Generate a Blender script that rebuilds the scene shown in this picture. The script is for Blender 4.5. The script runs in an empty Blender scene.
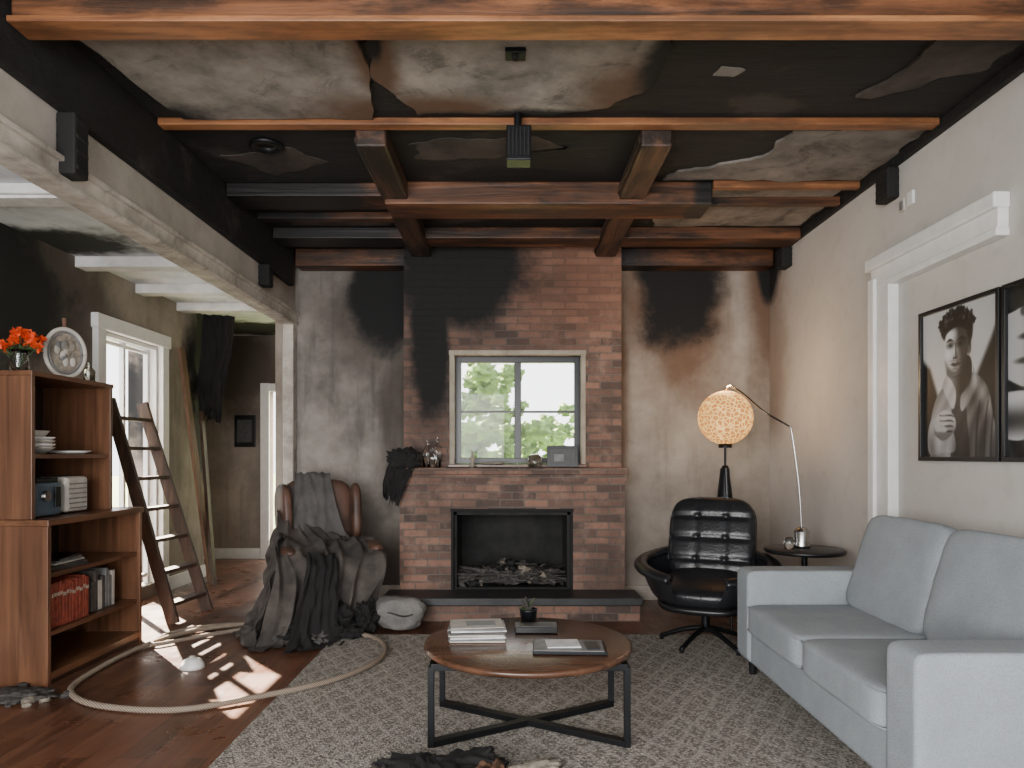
import bpy, bmesh, math, random
import numpy as np
from mathutils import Vector, Matrix, Euler, noise as mn
random.seed(7)
scene = bpy.context.scene

# ------------------------------------------------------------ materials
class NT:
    def __init__(s, name):
        s.m = bpy.data.materials.new(name); s.m.use_nodes = True
        s.t = s.m.node_tree; s.b = s.t.nodes['Principled BSDF']
        s._pos = None
    def n(s, typ, **kw):
        nd = s.t.nodes.new(typ)
        for k, v in kw.items(): setattr(nd, k, v)
        return nd
    def put(s, sock, v):
        if isinstance(v, bpy.types.NodeSocket): s.t.links.new(v, sock)
        elif v is not None:
            if hasattr(sock.default_value, '__len__') and len(sock.default_value) == 4 and len(v) == 3: v = (*v, 1)
            sock.default_value = v
    def pos(s):
        if s._pos is None: s._pos = s.n('ShaderNodeNewGeometry').outputs['Position']
        return s._pos
    def obj(s): return s.n('ShaderNodeTexCoord').outputs['Object']
    def vm(s, op, a, b=None):
        nd = s.n('ShaderNodeVectorMath', operation=op); s.put(nd.inputs[0], a)
        if b is not None: s.put(nd.inputs[1], b)
        return nd.outputs['Value'] if op == 'LENGTH' else nd.outputs['Vector']
    def ma(s, op, a, b=None, c=None):
        nd = s.n('ShaderNodeMath', operation=op); s.put(nd.inputs[0], a)
        if b is not None: s.put(nd.inputs[1], b)
        if c is not None: s.put(nd.inputs[2], c)
        return nd.outputs[0]
    def noise(s, vec, scale, detail=5, rough=0.55, dist=0):
        nd = s.n('ShaderNodeTexNoise'); s.put(nd.inputs['Vector'], vec)
        nd.inputs['Scale'].default_value = scale; nd.inputs['Detail'].default_value = detail
        nd.inputs['Roughness'].default_value = rough; nd.inputs['Distortion'].default_value = dist
        return nd.outputs['Fac']
    def ramp(s, fac, stops):
        nd = s.n('ShaderNodeValToRGB'); s.put(nd.inputs[0], fac); e = nd.color_ramp.elements
        while len(e) < len(stops): e.new(0.5)
        for i, (p, c) in enumerate(stops):
            e[i].position = p; e[i].color = (*c, 1) if len(c) == 3 else c
        return nd.outputs[0]
    def mix(s, f, a, b, bt='MIX'):
        nd = s.n('ShaderNodeMix', data_type='RGBA', blend_type=bt)
        s.put(nd.inputs[0], f); s.put(nd.inputs[6], a); s.put(nd.inputs[7], b)
        return nd.outputs[2]
    def rng(s, v, a, b, c=0.0, d=1.0):
        nd = s.n('ShaderNodeMapRange', interpolation_type='SMOOTHSTEP')
        s.put(nd.inputs[0], v)
        for i, q in enumerate((a, b, c, d)): nd.inputs[i + 1].default_value = q
        return nd.outputs[0]
    def blobs(s, bl, soft=0.25, amp=0.9, scale=2.2):
        nz = s.noise(s.pos(), scale, 6, 0.65)
        off = s.ma('MULTIPLY', s.ma('SUBTRACT', nz, 0.5), amp * 2)
        out = None
        for c, r in bl:
            v = s.vm('MULTIPLY', s.vm('SUBTRACT', s.pos(), c), tuple(1 / q for q in r))
            d = s.ma('ADD', s.vm('LENGTH', v), off)
            k = s.rng(d, 1 - soft, 1 + soft, 1.0, 0.0)
            out = k if out is None else s.ma('MAXIMUM', out, k)
        return out
    def bump(s, h, strength=0.3, dist=0.02):
        nd = s.n('ShaderNodeBump'); s.put(nd.inputs['Height'], h)
        nd.inputs['Strength'].default_value = strength; nd.inputs['Distance'].default_value = dist
        s.t.links.new(nd.outputs[0], s.b.inputs['Normal'])
    def done(s, col, rough=0.6, metal=0.0, **kw):
        s.put(s.b.inputs['Base Color'], col); s.put(s.b.inputs['Roughness'], rough)
        s.put(s.b.inputs['Metallic'], metal)
        for k, v in kw.items(): s.put(s.b.inputs[k.replace('_', ' ')], v)
        return s.m

def simple(name, c, rough=0.6, metal=0.0, var=0.15, scale=14, bump=0.12, **kw):
    s = NT(name); o = s.obj(); f = s.noise(o, scale, 4)
    lo = tuple(q * (1 - var) for q in c); hi = tuple(min(1, q * (1 + var)) for q in c)
    if bump: s.bump(f, bump, 0.01)
    return s.done(s.ramp(f, [(0.3, lo), (0.7, hi)]), rough, metal, **kw)

def wood(name, dark, light, axis='Y', scale=1.0, rough=0.4, char=None, bump=0.2, charamp=0.9, worn=0):
    s = NT(name); p = s.pos()
    st = {'X': (0.7, 14, 14), 'Y': (14, 0.7, 14), 'Z': (14, 14, 0.7)}[axis]
    v = s.vm('MULTIPLY', p, tuple(q * scale for q in st))
    f = s.noise(v, 1.6, 8, 0.62, 0.6)
    f2 = s.noise(p, 2.5 * scale, 3)
    col = s.ramp(f, [(0.28, dark), (0.52, tuple((a + b) / 2 for a, b in zip(dark, light))), (0.72, light)])
    col = s.mix(s.rng(f2, 0.35, 0.7, 0, 0.35), col, dark)
    if worn:
        g = s.noise(s.vm('MULTIPLY', p, {'X': (1, 4, 4), 'Y': (4, 1, 4), 'Z': (4, 4, 1)}[axis]), 1.6, 7, .7)
        col = s.mix(s.rng(g, .42, .60, 0, worn), col, (0.010, 0.007, 0.005))
    if char:
        k = s.blobs(char, 0.22, charamp, 2.5)
        col = s.mix(k, col, (0.006, 0.005, 0.005))
    s.bump(f, bump, 0.01)
    return s.done(col, rough)

def plaster(name, lo, hi, black=None, brown=None, rough=0.85, mott=1.4, amp=0.7, browncol=(0.10, 0.05, 0.025), streak=0.0, bump=0.15, bmix=.92, grime=0):
    s = NT(name); p = s.pos()
    f = s.noise(p, mott, 7, 0.65); f2 = s.noise(p, 9, 5, 0.6)
    col = s.ramp(f, [(0.3, lo), (0.68, hi)])
    col = s.mix(s.rng(f2, 0.5, 0.8, 0, 0.25), col, tuple(q * 0.55 for q in lo))
    if streak:
        v = s.vm('MULTIPLY', p, (5, 5, 0.6)); g = s.noise(v, 1.5, 5)
        col = s.mix(s.rng(g, 0.5, 0.75, 0, streak), col, tuple(q * 0.3 for q in lo))
    if grime:
        g = s.noise(p, 3.3, 9, .75, .8); col = s.mix(s.rng(g, .52, .66, 0, grime), col, (.025, .02, .017))
    if brown: col = s.mix(s.ma('MULTIPLY', s.blobs(brown, 0.5, amp, 1.7), bmix), col, browncol)
    if black: col = s.mix(s.blobs(black, 0.28, amp, 2.2), col, (0.005, 0.005, 0.005))
    s.bump(f2, bump, 0.01)
    return s.done(col, rough)

M = {}
BK = dict(black=[((-1.15, 6.3, 2.70), (0.34, 1, 0.42)), ((1.50, 6.3, 2.80), (0.38, 1, 0.58)), ((2.3, 6.3, 3.0), (0.10, 1, 0.3))])
M['wall_back_l'] = plaster('plaster_back_smoked', (0.10, 0.09, 0.08), (0.34, 0.31, 0.275), brown=[((-1.15, 6.3, 2.6), (0.55, 1, 0.6)), ((-1.0, 6.3, 1.7), (0.22, 1, 0.9)), ((-1.5, 6.3, .2), (1, 1, .6))], streak=0.55, browncol=(0.05, 0.038, 0.028), mott=1.9, bmix=.75, **BK)
M['wall_back_r'] = plaster('plaster_back_heat', (0.22, 0.19, 0.16), (0.41, 0.365, 0.315), brown=[((1.5, 6.3, 2.66), (0.50, 1, 0.80)), ((2.3, 6.3, 2.7), (0.22, 1, 0.7)), ((.92, 6.3, 1.9), (.13, 1, 1.1))], streak=0.3, browncol=(0.11, 0.055, 0.028), mott=1.8, bmix=.88, **BK)
M['wall_right'] = plaster('plaster_right', (0.445, 0.42, 0.385), (0.535, 0.51, 0.475),
    brown=[((2.3, 6.35, 2.4), (1, 0.45, 0.9))], black=[((2.3, 6.4, 3.0), (1, 0.35, 0.3))], mott=1.0, browncol=(0.22, 0.14, 0.09), bump=0.08, bmix=.65)
M['wall_left'] = plaster('plaster_left', (0.29, 0.26, 0.225), (0.48, 0.44, 0.39), black=[((-2, 2.6, 3.05), (1, 1.5, 0.12))],
    brown=[((-2, 6.0, 3.0), (1, .9, 0.25))], mott=1.9)
M['wall_annex'] = plaster('plaster_annex', (0.17, 0.14, 0.115), (0.35, 0.30, 0.25),
    black=[((-3.3, 4.3, 2.35), (1, 0.85, 0.60)), ((-3.3, 7.6, 2.0), (1.2, 0.5, 1.0))], brown=[((-3.3, 5.0, 2.5), (1, .7, .5)), ((-3.6, 8.8, 2.4), (.8, .5, .7))], mott=1.5, streak=0.4, browncol=(.06, .045, .035))
M['ceil_annex'] = plaster('plaster_ceiling_annex', (0.50, 0.53, 0.55), (0.82, 0.85, 0.87),
    black=[((-3.2, 4.95, 2.8), (0.60, 0.32, 1)), ((-3.6, 8.3, 2.8), (1.5, 0.5, 1))], mott=2.4, amp=0.9, grime=.3)
def charred():
    s = NT('charred_boards'); p = s.pos()
    v = s.vm('MULTIPLY', p, (1.2, 9, 9)); f = s.noise(v, 1.5, 8, 0.7, 0.5); g = s.noise(p, 1.5, 7, 0.7)
    col = s.ramp(f, [(0.35, (0.002, 0.002, 0.002)), (0.62, (0.0065, 0.006, 0.0055)), (0.85, (0.028, 0.024, 0.021))])
    col = s.mix(s.rng(g, 0.60, 0.67, 0, 0.6), col, (0.045, 0.038, 0.033))
    s.bump(f, 0.7, 0.03); return s.done(col, 0.75)
M['char'] = charred()
M['panel'] = plaster('drywall_smoked', (0.12, 0.108, 0.092), (0.38, 0.345, 0.295),
    black=[((0.80, 3.1, 3.1), (0.20, 0.6, 1)), ((-0.62, 2.9, 3.1), (0.05, 0.25, 1)), ((-1.95, 3.75, 3.1), (.4, .2, 1)), ((.1, 3.74, 3.1), (.7, .12, 1))],
    brown=[((0.7, 3.5, 3.1), (0.35, 0.35, 1)), ((-0.5, 3.65, 3.1), (.5, .2, 1)), ((-.62, 3.1, 3.1), (.10, .6, 1))], mott=2.6, amp=0.7, streak=.3, grime=.55)
M['panel2'] = plaster('drywall_smoked_grey', (0.07, 0.063, 0.055), (0.25, 0.225, 0.195), mott=3.0, grime=.7)
M['panel3'] = plaster('drywall_burnt_dark', (0.012, 0.010, 0.008), (0.07, 0.056, 0.046), mott=3.0, grime=.5)
BD, BL = (0.018, 0.007, 0.003), (0.27, 0.105, 0.042)
M['beam_x'] = wood('beam_wood_cross', BD, BL, 'X', 0.8, 0.5, char=[((-1.7, 4.8, 3), (0.75, .5, 1)), ((1.7, 2.9, 3.1), (.3, .3, .1)), ((-1.6, 5.7, 3), (.8, .3, 1)), ((1.30, 4.75, 3), (.13, .3, 1)), ((.1, 6.2, 3), (1.2, .25, 1))], bump=0.6, charamp=.6, worn=.8)
M['beam_y'] = wood('beam_wood_long', (0.012, 0.007, 0.004), (0.17, 0.078, 0.042), 'Y', 0.8, 0.55, bump=0.7, worn=.9)
M['beam_edge'] = wood('beam_wood_lit_edge', (0.14, 0.05, 0.018), (0.44, 0.19, 0.075), 'X', 1, 0.5, worn=.5)  # brighter copy of the beam wood; lit lower edge painted into its colour
M['trim'] = simple('white_trim_paint', (0.72, 0.715, 0.70), 0.45, var=0.06)
M['trim_worn'] = plaster('worn_trim_paint', (0.24, 0.21, 0.175), (0.62, 0.575, 0.51), mott=3.5, grime=.4)
M['trim_dusty'] = plaster('dusty_white_paint', (0.45, 0.44, 0.42), (0.75, 0.74, 0.72), mott=3.0)
M['walnut'] = wood('walnut_veneer', (0.050, 0.020, 0.010), (0.235, 0.108, 0.055), 'Z', 0.7, 0.35, bump=0.08)
M['walnut_h'] = wood('walnut_veneer_shelf', (0.050, 0.020, 0.010), (0.22, 0.10, 0.05), 'Y', 0.7, 0.3, bump=0.08)
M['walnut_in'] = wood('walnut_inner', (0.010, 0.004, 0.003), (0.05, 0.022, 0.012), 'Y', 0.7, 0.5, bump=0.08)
M['tabletop'] = wood('table_walnut', (0.035, 0.016, 0.009), (0.17, 0.08, 0.044), 'X', 0.9, 0.25, bump=0.05)
M['ladderw'] = wood('ladder_wood', (0.018, 0.010, 0.007), (0.11, 0.058, 0.034), 'Z', 1, 0.6, bump=0.4)
M['plankw'] = wood('salvaged_plank', (0.05, 0.025, 0.015), (0.24, 0.13, 0.08), 'Z', 1, 0.7, bump=0.4)
M['black'] = simple('soot_black', (0.005, 0.005, 0.005), 0.8, scale=30)
M['firebox'] = plaster('firebox_soot', (0.004, 0.004, 0.004), (0.028, 0.027, 0.026), mott=4)
M['metal'] = simple('black_steel', (0.015, 0.016, 0.018), 0.42, 0.7, bump=0.03)
M['blackframe'] = simple('black_lacquer', (0.007, 0.007, 0.008), 0.35, bump=0)
M['chrome'] = simple('brushed_chrome', (0.5, 0.5, 0.49), 0.25, 1.0, bump=0)
def fabric(name, c, sc=260, str_=0.25, var=0.12):
    s = NT(name); o = s.obj(); w = s.n('ShaderNodeTexVoronoi'); s.put(w.inputs['Vector'], o); w.inputs['Scale'].default_value = sc
    g = s.noise(o, 6, 4); s.bump(w.outputs['Distance'], str_, 0.003)
    col = s.ramp(g, [(0.3, tuple(q * (1 - var) for q in c)), (0.7, tuple(min(1, q * (1 + var * .5)) for q in c))])
    col = s.mix(s.rng(w.outputs['Distance'], 0.2, 0.8, 0.0, 0.35), col, tuple(q * 0.55 for q in c))
    return s.done(col, 0.92)
M['sofa'] = fabric('sofa_weave', (0.32, 0.355, 0.38), 200, .4)
M['cloth_grey'] = fabric('cloth_ash_grey', (0.10, 0.093, 0.088), 120, var=0.4)
M['cloth_brown'] = fabric('cloth_scorched_brown', (0.072, 0.061, 0.054), 90, var=0.75)
M['cloth_black'] = fabric('cloth_burnt_black', (0.010, 0.009, 0.009), 90, var=0.5)
M['cloth_pale'] = fabric('cloth_pale', (0.40, 0.35, 0.28), 120, var=0.3)
M['leather'] = simple('black_leather', (0.011, 0.012, 0.014), 0.30, var=0.3, scale=60, bump=0.25)
M['leather_br'] = simple('brown_leather', (0.075, 0.038, 0.026), 0.5, var=0.5, scale=7, bump=0.25)
s = NT('hemp_rope'); o = s.pos(); w = s.n('ShaderNodeTexWave', wave_type='BANDS', bands_direction='DIAGONAL'); s.put(w.inputs['Vector'], o); w.inputs['Scale'].default_value = 40
s.bump(w.outputs['Fac'], .6, .006); M['rope'] = s.done(s.ramp(w.outputs['Fac'], [(0, (0.13, 0.095, 0.07)), (1, (0.38, 0.31, 0.24))]), .85)
M['white'] = simple('white_ceramic', (0.72, 0.71, 0.69), 0.3, bump=0)
M['offwhite'] = simple('aged_paper', (0.46, 0.43, 0.385), 0.7)
M['bluegrey'] = simple('blue_grey_plastic', (0.06, 0.085, 0.11), 0.35, bump=0)
M['red'] = simple('red_book_cloth', (0.22, 0.04, 0.022), 0.6, var=.4, scale=30)
M['orange'] = simple('orange_petals', (0.80, 0.075, 0.012), 0.6, var=.35, scale=30)
M['green'] = simple('leaf_green', (0.035, 0.07, 0.02), 0.6, var=.4)
M['foliage'] = simple('outdoor_foliage', (0.13, 0.22, 0.055), 0.8, var=.6, scale=6)
M['lawn'] = simple('outdoor_lawn', (0.24, 0.32, 0.12), 0.9, var=.3, scale=3)
M['slate'] = simple('hearth_slate', (0.030, 0.030, 0.032), 0.5, var=.35, scale=8, bump=.3)
M['ash'] = simple('ash_rubble', (0.06, 0.054, 0.05), 0.95, var=.8, scale=40, bump=.8)
M['rubble'] = simple('plaster_rubble', (0.22, 0.188, 0.15), 0.95, var=.5, scale=30, bump=.6)
M['graybag'] = fabric('dusty_pillow', (0.21, 0.20, 0.19), 80, var=.4)
s = NT('clear_glass'); s.b.inputs['Transmission Weight'].default_value = 1; s.b.inputs['IOR'].default_value = 1.45
M['glass'] = s.done((0.9, 0.93, 0.92), 0.03)
s = NT('window_glass')
tr = s.n('ShaderNodeBsdfTransparent'); gl = s.n('ShaderNodeBsdfGlossy'); gl.inputs['Roughness'].default_value = .02
mx = s.n('ShaderNodeMixShader'); mx.inputs[0].default_value = .012
s.t.links.new(tr.outputs[0], mx.inputs[1]); s.t.links.new(gl.outputs[0], mx.inputs[2])
s.t.links.new(mx.outputs[0], s.t.nodes['Material Output'].inputs[0]); M['wglass'] = s.m
s = NT('woven_lamp_shade'); w = s.n('ShaderNodeTexVoronoi', feature='DISTANCE_TO_EDGE'); s.put(w.inputs['Vector'], s.obj()); w.inputs['Scale'].default_value = 30
k = s.rng(w.outputs['Distance'], 0.02, 0.14); g = s.noise(s.obj(), 5, 3)
lw = s.n('ShaderNodeLayerWeight'); lw.inputs[0].default_value = .35
col = s.mix(k, (1.0, 0.56, 0.17), (0.36, 0.125, 0.02)); col = s.mix(s.rng(g, .4, .7, 0, .35), col, (.42, .17, .035))
s.bump(w.outputs['Distance'], .8, .01); s.put(s.b.inputs['Emission Color'], col); s.b.inputs['Emission Strength'].default_value = 1.9
M['shade'] = s.done((.30, .19, .08), 0.9)
s = NT('photo_print'); a = s.n('ShaderNodeAttribute', attribute_name='tone'); M['print'] = s.done(a.outputs['Color'], .5)
for nm, c in dict(p_lt=(.58, .58, .58), p_dk=(.05, .05, .05), p_md=(.16, .16, .16)).items():
    M[nm] = simple('print_' + nm, c, .5, var=.25, scale=22, bump=0)

def brick():
    s = NT('brick_masonry'); p = s.pos()
    sep = s.n('ShaderNodeSeparateXYZ'); s.put(sep.inputs[0], p)
    u = s.ma('ADD', sep.outputs[0], sep.outputs[1]); cb = s.n('ShaderNodeCombineXYZ')
    s.put(cb.inputs[0], u); s.put(cb.inputs[1], sep.outputs[2])
    def bt(c1, c2, m):
        b = s.n('ShaderNodeTexBrick'); s.put(b.inputs['Vector'], cb.outputs[0]); b.offset = .5
        b.inputs['Scale'].default_value = 1; b.inputs['Brick Width'].default_value = .20; b.inputs['Row Height'].default_value = .062
        b.inputs['Mortar Size'].default_value = .006; b.inputs['Mortar Smooth'].default_value = .2; b.inputs['Bias'].default_value = 0
        b.inputs['Color1'].default_value = (*c1, 1); b.inputs['Color2'].default_value = (*c2, 1); b.inputs['Mortar'].default_value = (*m, 1); return b
    b = bt((0.29, 0.155, 0.11), (0.065, 0.045, 0.039), (0.14, 0.118, 0.10))
    f = s.noise(p, 7, 6, .65); col = s.mix(s.rng(f, .47, .75, 0, .5), b.outputs['Color'], (0.34, 0.225, 0.17))
    f3 = s.noise(p, 30, 4, .7); col = s.mix(s.rng(f3, .5, .75, 0, .45), col, (0.04, 0.03, 0.025))
    g = s.noise(p, 1.9, 5); col = s.mix(s.rng(g, .45, .66, 0, .55), col, (0.055, 0.042, 0.036))
    k = s.blobs([((0.55, 5.9, 2.9), (.65, 1, .6))], .4, .6); col = s.mix(s.ma('MULTIPLY', k, .42), col, (0.25, 0.10, 0.05))
    k = s.blobs([((-.45, 5.9, 2.83), (.62, 1, .44)), ((-.70, 5.9, 2.35), (.17, 1, .75))], .2, .5, 2.4)
    k2 = s.blobs([((-.45, 5.9, 2.75), (.85, 1, .62)), ((-.70, 5.9, 2.1), (.26, 1, .95))], .5, .5, 2.4)
    col = s.mix(s.ma('MULTIPLY', k2, .6), col, (0.03, 0.022, 0.018))
    col = s.mix(k, col, (0.006, 0.006, 0.006))
    h = s.ma('ADD', s.ma('MULTIPLY', b.outputs['Fac'], -1.0), s.ma('MULTIPLY', f, .4)); s.bump(h, .9, .014)
    return s.done(col, .85)
M['brick'] = brick()

def floorm():
    s = NT('hardwood_planks'); p = s.pos(); sep = s.n('ShaderNodeSeparateXYZ'); s.put(sep.inputs[0], p)
    cb = s.n('ShaderNodeCombineXYZ'); s.put(cb.inputs[0], sep.outputs[1]); s.put(cb.inputs[1], sep.outputs[0])
    b = s.n('ShaderNodeTexBrick'); s.put(b.inputs['Vector'], cb.outputs[0]); b.offset = .37
    b.inputs['Scale'].default_value = 1; b.inputs['Brick Width'].default_value = 1.5; b.inputs['Row Height'].default_value = .13
    b.inputs['Mortar Size'].default_value = .0025; b.inputs['Bias'].default_value = 0
    b.inputs['Color1'].default_value = (0.13, 0.052, 0.028, 1); b.inputs['Color2'].default_value = (0.050, 0.021, 0.012, 1)
    b.inputs['Mortar'].default_value = (0.01, 0.005, 0.004, 1)
    f = s.noise(s.vm('MULTIPLY', p, (16, 1.2, 1)), 1.5, 7, .65, .5)
    col = s.mix(s.rng(f, .35, .75, 0, .6), b.outputs['Color'], (0.21, 0.095, 0.052))
    g = s.noise(p, 3, 4)
    s.bump(s.ma('ADD', s.ma('MULTIPLY', b.outputs['Fac'], -1), s.ma('MULTIPLY', f, .2)), .35, .006)
    return s.done(col, s.rng(g, .3, .7, .25, .42))
M['floor'] = floorm()

def rugm():
    s = NT('woven_rug'); p = s.pos(); sep = s.n('ShaderNodeSeparateXYZ'); s.put(sep.inputs[0], p)
    nz = s.ma('MULTIPLY', s.noise(p, 5, 4), 1.1)
    def line(a, b, k, w):
        t = s.ma('ADD', s.ma('MULTIPLY', s.ma('ADD', s.ma('MULTIPLY', sep.outputs[0], a), s.ma('MULTIPLY', sep.outputs[1], b)), k), nz)
        t = s.ma('ABSOLUTE', s.ma('SUBTRACT', s.ma('FRACT', t), .5)); return s.rng(t, w, w + .12, 1.0, 0.0)
    l = s.ma('MAXIMUM', line(1, .6, 8, .05), line(1, -.6, 8, .05))
    l2 = s.ma('MAXIMUM', line(1, .6, 40, .12), line(1, -.6, 40, .12))
    v = s.n('ShaderNodeTexVoronoi'); s.put(v.inputs['Vector'], p); v.inputs['Scale'].default_value = 95
    f = s.noise(p, 60, 3, .7)
    col = s.mix(s.rng(f, .42, .60), (0.16, 0.142, 0.122), (0.45, 0.41, 0.36))
    col = s.mix(s.ma('MULTIPLY', l2, .35), col, (0.08, 0.068, 0.056))
    col = s.mix(s.ma('MULTIPLY', l, .26), col, (0.60, 0.56, 0.50))
    g = s.noise(p, 1.6, 4); col = s.mix(s.rng(g, .45, .75, 0, .25), col, (0.14, 0.125, 0.11))
    s.bump(v.outputs['Distance'], .9, .012)
    return s.done(col, .97)
M['rug'] = rugm()

# ------------------------------------------------------------ mesh builder
def lerp(a, b, t): return a + (b - a) * t
class B:
    def __init__(s, name, loc=(0, 0, 0), rz=0):
        s.name = name; s.loc = loc; s.rz = rz; s.v = []; s.f = []; s.mi = []; s.sm = []; s.mats = []
    def mat(s, k):
        if k not in s.mats: s.mats.append(k)
        return s.mats.index(k)
    def add(s, vs, fs, mat, smooth=True, M4=None):
        o = len(s.v); i = s.mat(mat)
        for p in vs:
            p = Vector(p); s.v.append(tuple(M4 @ p) if M4 else tuple(p))
        for f in fs: s.f.append([q + o for q in f]); s.mi.append(i); s.sm.append(smooth)
    def box(s, c, size, mat, rot=None, bev=0.0):
        bm = bmesh.new(); bmesh.ops.create_cube(bm, size=1)
        for v in bm.verts: v.co = Vector((v.co.x * size[0], v.co.y * size[1], v.co.z * size[2]))
        if bev: bmesh.ops.bevel(bm, geom=bm.edges[:], offset=bev, segments=2, affect='EDGES', profile=.5)
        m = Matrix.Translation(c) @ (Euler(rot).to_matrix().to_4x4() if rot else Matrix())
        s.bm(bm, mat, False, m)
    def bb(s, x0, x1, y0, y1, z0, z1, mat, bev=0.0):
        s.box(((x0 + x1) / 2, (y0 + y1) / 2, (z0 + z1) / 2), (x1 - x0, y1 - y0, z1 - z0), mat, None, bev)
    def bm(s, bm, mat, smooth, m=None):
        bm.verts.ensure_lookup_table(); bm.verts.index_update()
        s.add([v.co.copy() for v in bm.verts], [[v.index for v in f.verts] for f in bm.faces], mat, smooth, m); bm.free()
    def cushion(s, c, size, mat, k=5, n=10, rot=None, disp=None, amp=0, fs=3, seed=0, tuft=None, flat=None, puff=0):
        bm = bmesh.new(); bmesh.ops.create_cube(bm, size=2)
        bmesh.ops.subdivide_edges(bm, edges=bm.edges[:], cuts=n, use_grid_fill=True)
        for v in bm.verts:
            x, y, z = v.co
            d = (abs(x) ** k + abs(y) ** k + abs(z) ** k) ** (1 / k); q = Vector((x, y, z)) / d
            if puff:
                q.z *= 1 + puff * max(0, (1 - q.x ** 2)) * max(0, (1 - q.y ** 2))
            if amp:
                nz = mn.fractal(Vector((q.x * fs + seed * 7.1, q.y * fs, q.z * fs)), .8, 2, 4)
                q *= 1 + amp * nz
            if flat is not None: q.z = max(q.z, flat)
            P = Vector((q.x * size[0] / 2, q.y * size[1] / 2, q.z * size[2] / 2))
            if tuft and q.y < -.3:
                a, b, dep = tuft
                hu = abs(((q.x + 1) / 2 * a) % 1 - .5); hv = abs(((q.z + 1) / 2 * b) % 1 - .5)
                gu = math.exp(-((.5 - hu) / .13) ** 2); gv = math.exp(-((.5 - hv) / .13) ** 2)
                P.y += dep * max(gu * .3, gv * .7, gu * gv * 1.9)
            v.co = P
        m = Matrix.Translation(c) @ (Euler(rot).to_matrix().to_4x4() if rot else Matrix())
        s.bm(bm, mat, True, m)
    def cyl(s, p1, p2, r1, r2, mat, seg=16, smooth=True):
        p1, p2 = Vector(p1), Vector(p2); d = (p2 - p1)
        q = d.normalized().to_track_quat('Z', 'Y').to_matrix()
        vs = []
        for P, r in ((p1, r1), (p2, r2)):
            for i in range(seg):
                a = 2 * math.pi * i / seg; vs.append(P + q @ Vector((math.cos(a) * r, math.sin(a) * r, 0)))
        s.add(vs, [[i, (i + 1) % seg, seg + (i + 1) % seg, seg + i] for i in range(seg)], mat, smooth)
        s.add(vs[:seg], [list(range(seg))[::-1]], mat, False); s.add(vs[seg:], [list(range(seg))], mat, False)
    def lathe(s, prof, c, mat, seg=24, smooth=True):
        vs = []; fs = []
        for r, z in prof:
            for i in range(seg):
                a = 2 * math.pi * i / seg; vs.append((c[0] + math.cos(a) * r, c[1] + math.sin(a) * r, c[2] + z))
        for j in range(len(prof) - 1):
            for i in range(seg):
                k = (i + 1) % seg; fs.append([j * seg + i, j * seg + k, (j + 1) * seg + k, (j + 1) * seg + i])
        s.add(vs, fs, mat, smooth)
    def tube(s, pts, r, mat, seg=8, sub=6, ry=None, smooth=True):
        P = catmull([Vector(p) for p in pts], sub) if sub > 1 else [Vector(p) for p in pts]
        n = len(P); vs = []; up = Vector((0, 0, 1)); last = None
        for i, p in enumerate(P):
            t = (P[min(i + 1, n - 1)] - P[max(i - 1, 0)]).normalized()
            if last is None:
                a = t.cross(up); a = a if a.length > .01 else t.cross(Vector((1, 0, 0)))
            else: a = last - t * last.dot(t)
            a.normalize(); last = a; b = t.cross(a)
            rr = r(i / (n - 1)) if callable(r) else r; r2 = ry if ry else rr
            for k in range(seg):
                an = 2 * math.pi * k / seg; vs.append(p + a * math.cos(an) * rr + b * math.sin(an) * r2)
        fs = [[i * seg + k, i * seg + (k + 1) % seg, (i + 1) * seg + (k + 1) % seg, (i + 1) * seg + k] for i in range(n - 1) for k in range(seg)]
        fs.append(list(range(seg))[::-1]); fs.append([(n - 1) * seg + k for k in range(seg)])
        s.add(vs, fs, mat, smooth)
    def sph(s, c, r, mat, u=16, v=10):
        r = r if hasattr(r, '__len__') else (r, r, r)
        bm = bmesh.new(); bmesh.ops.create_uvsphere(bm, u_segments=u, v_segments=v, radius=1)
        for q in bm.verts: q.co = Vector((q.co.x * r[0], q.co.y * r[1], q.co.z * r[2]))
        s.bm(bm, mat, True, Matrix.Translation(c))
    def slab(s, pts, thick, mat):
        t = Vector(thick); n = len(pts); vs = [Vector(p) for p in pts] + [Vector(p) + t for p in pts]
        fs = [list(range(n)), list(range(n, 2 * n))[::-1]] + [[i, i + n, (i + 1) % n + n, (i + 1) % n] for i in range(n)]
        s.add(vs, fs, mat, False)
    def grid(s, fn, nu, nv, mat, thick=0):
        vs = [fn(i / nu, j / nv) for j in range(nv + 1) for i in range(nu + 1)]
        fs = [[j * (nu + 1) + i, j * (nu + 1) + i + 1, (j + 1) * (nu + 1) + i + 1, (j + 1) * (nu + 1) + i] for j in range(nv) for i in range(nu)]
        s.add(vs, fs, mat, True)
    def drape(s, rows, mat, nu=40, nv=50, amp=.03, freq=9, seed=0, ragged=0):
        L = catmull([Vector(r[0]) for r in rows], 8); R = catmull([Vector(r[1]) for r in rows], 8)
        def fn(u, v):
            x = v * (len(L) - 1); i = min(int(x), len(L) - 2); t = x - i
            a = L[i].lerp(L[i + 1], t); b = R[i].lerp(R[i + 1], t); d = (b - a)
            tan = ((L[i + 1] + R[i + 1]) - (L[i] + R[i])); nrm = d.cross(tan)
            if nrm.length > 0: nrm.normalize()
            p = a.lerp(b, u)
            w = .35 + .65 * v
            ph = mn.noise(Vector((u * 3 + seed, v * 2.5, 0))) * 4
            p = p + nrm * (abs(math.sin(u * freq + ph)) * amp * w + amp * .8 * mn.noise(Vector((u * 8, v * 8, seed + 3.3))))
            if ragged: p = p + tan.normalized() * ragged * v * v * mn.noise(Vector((u * 14, seed, 0)))
            p.z = max(p.z, .012 + .01 * abs(mn.noise(Vector((u * 20, v * 20, 0))))); return p
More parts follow.
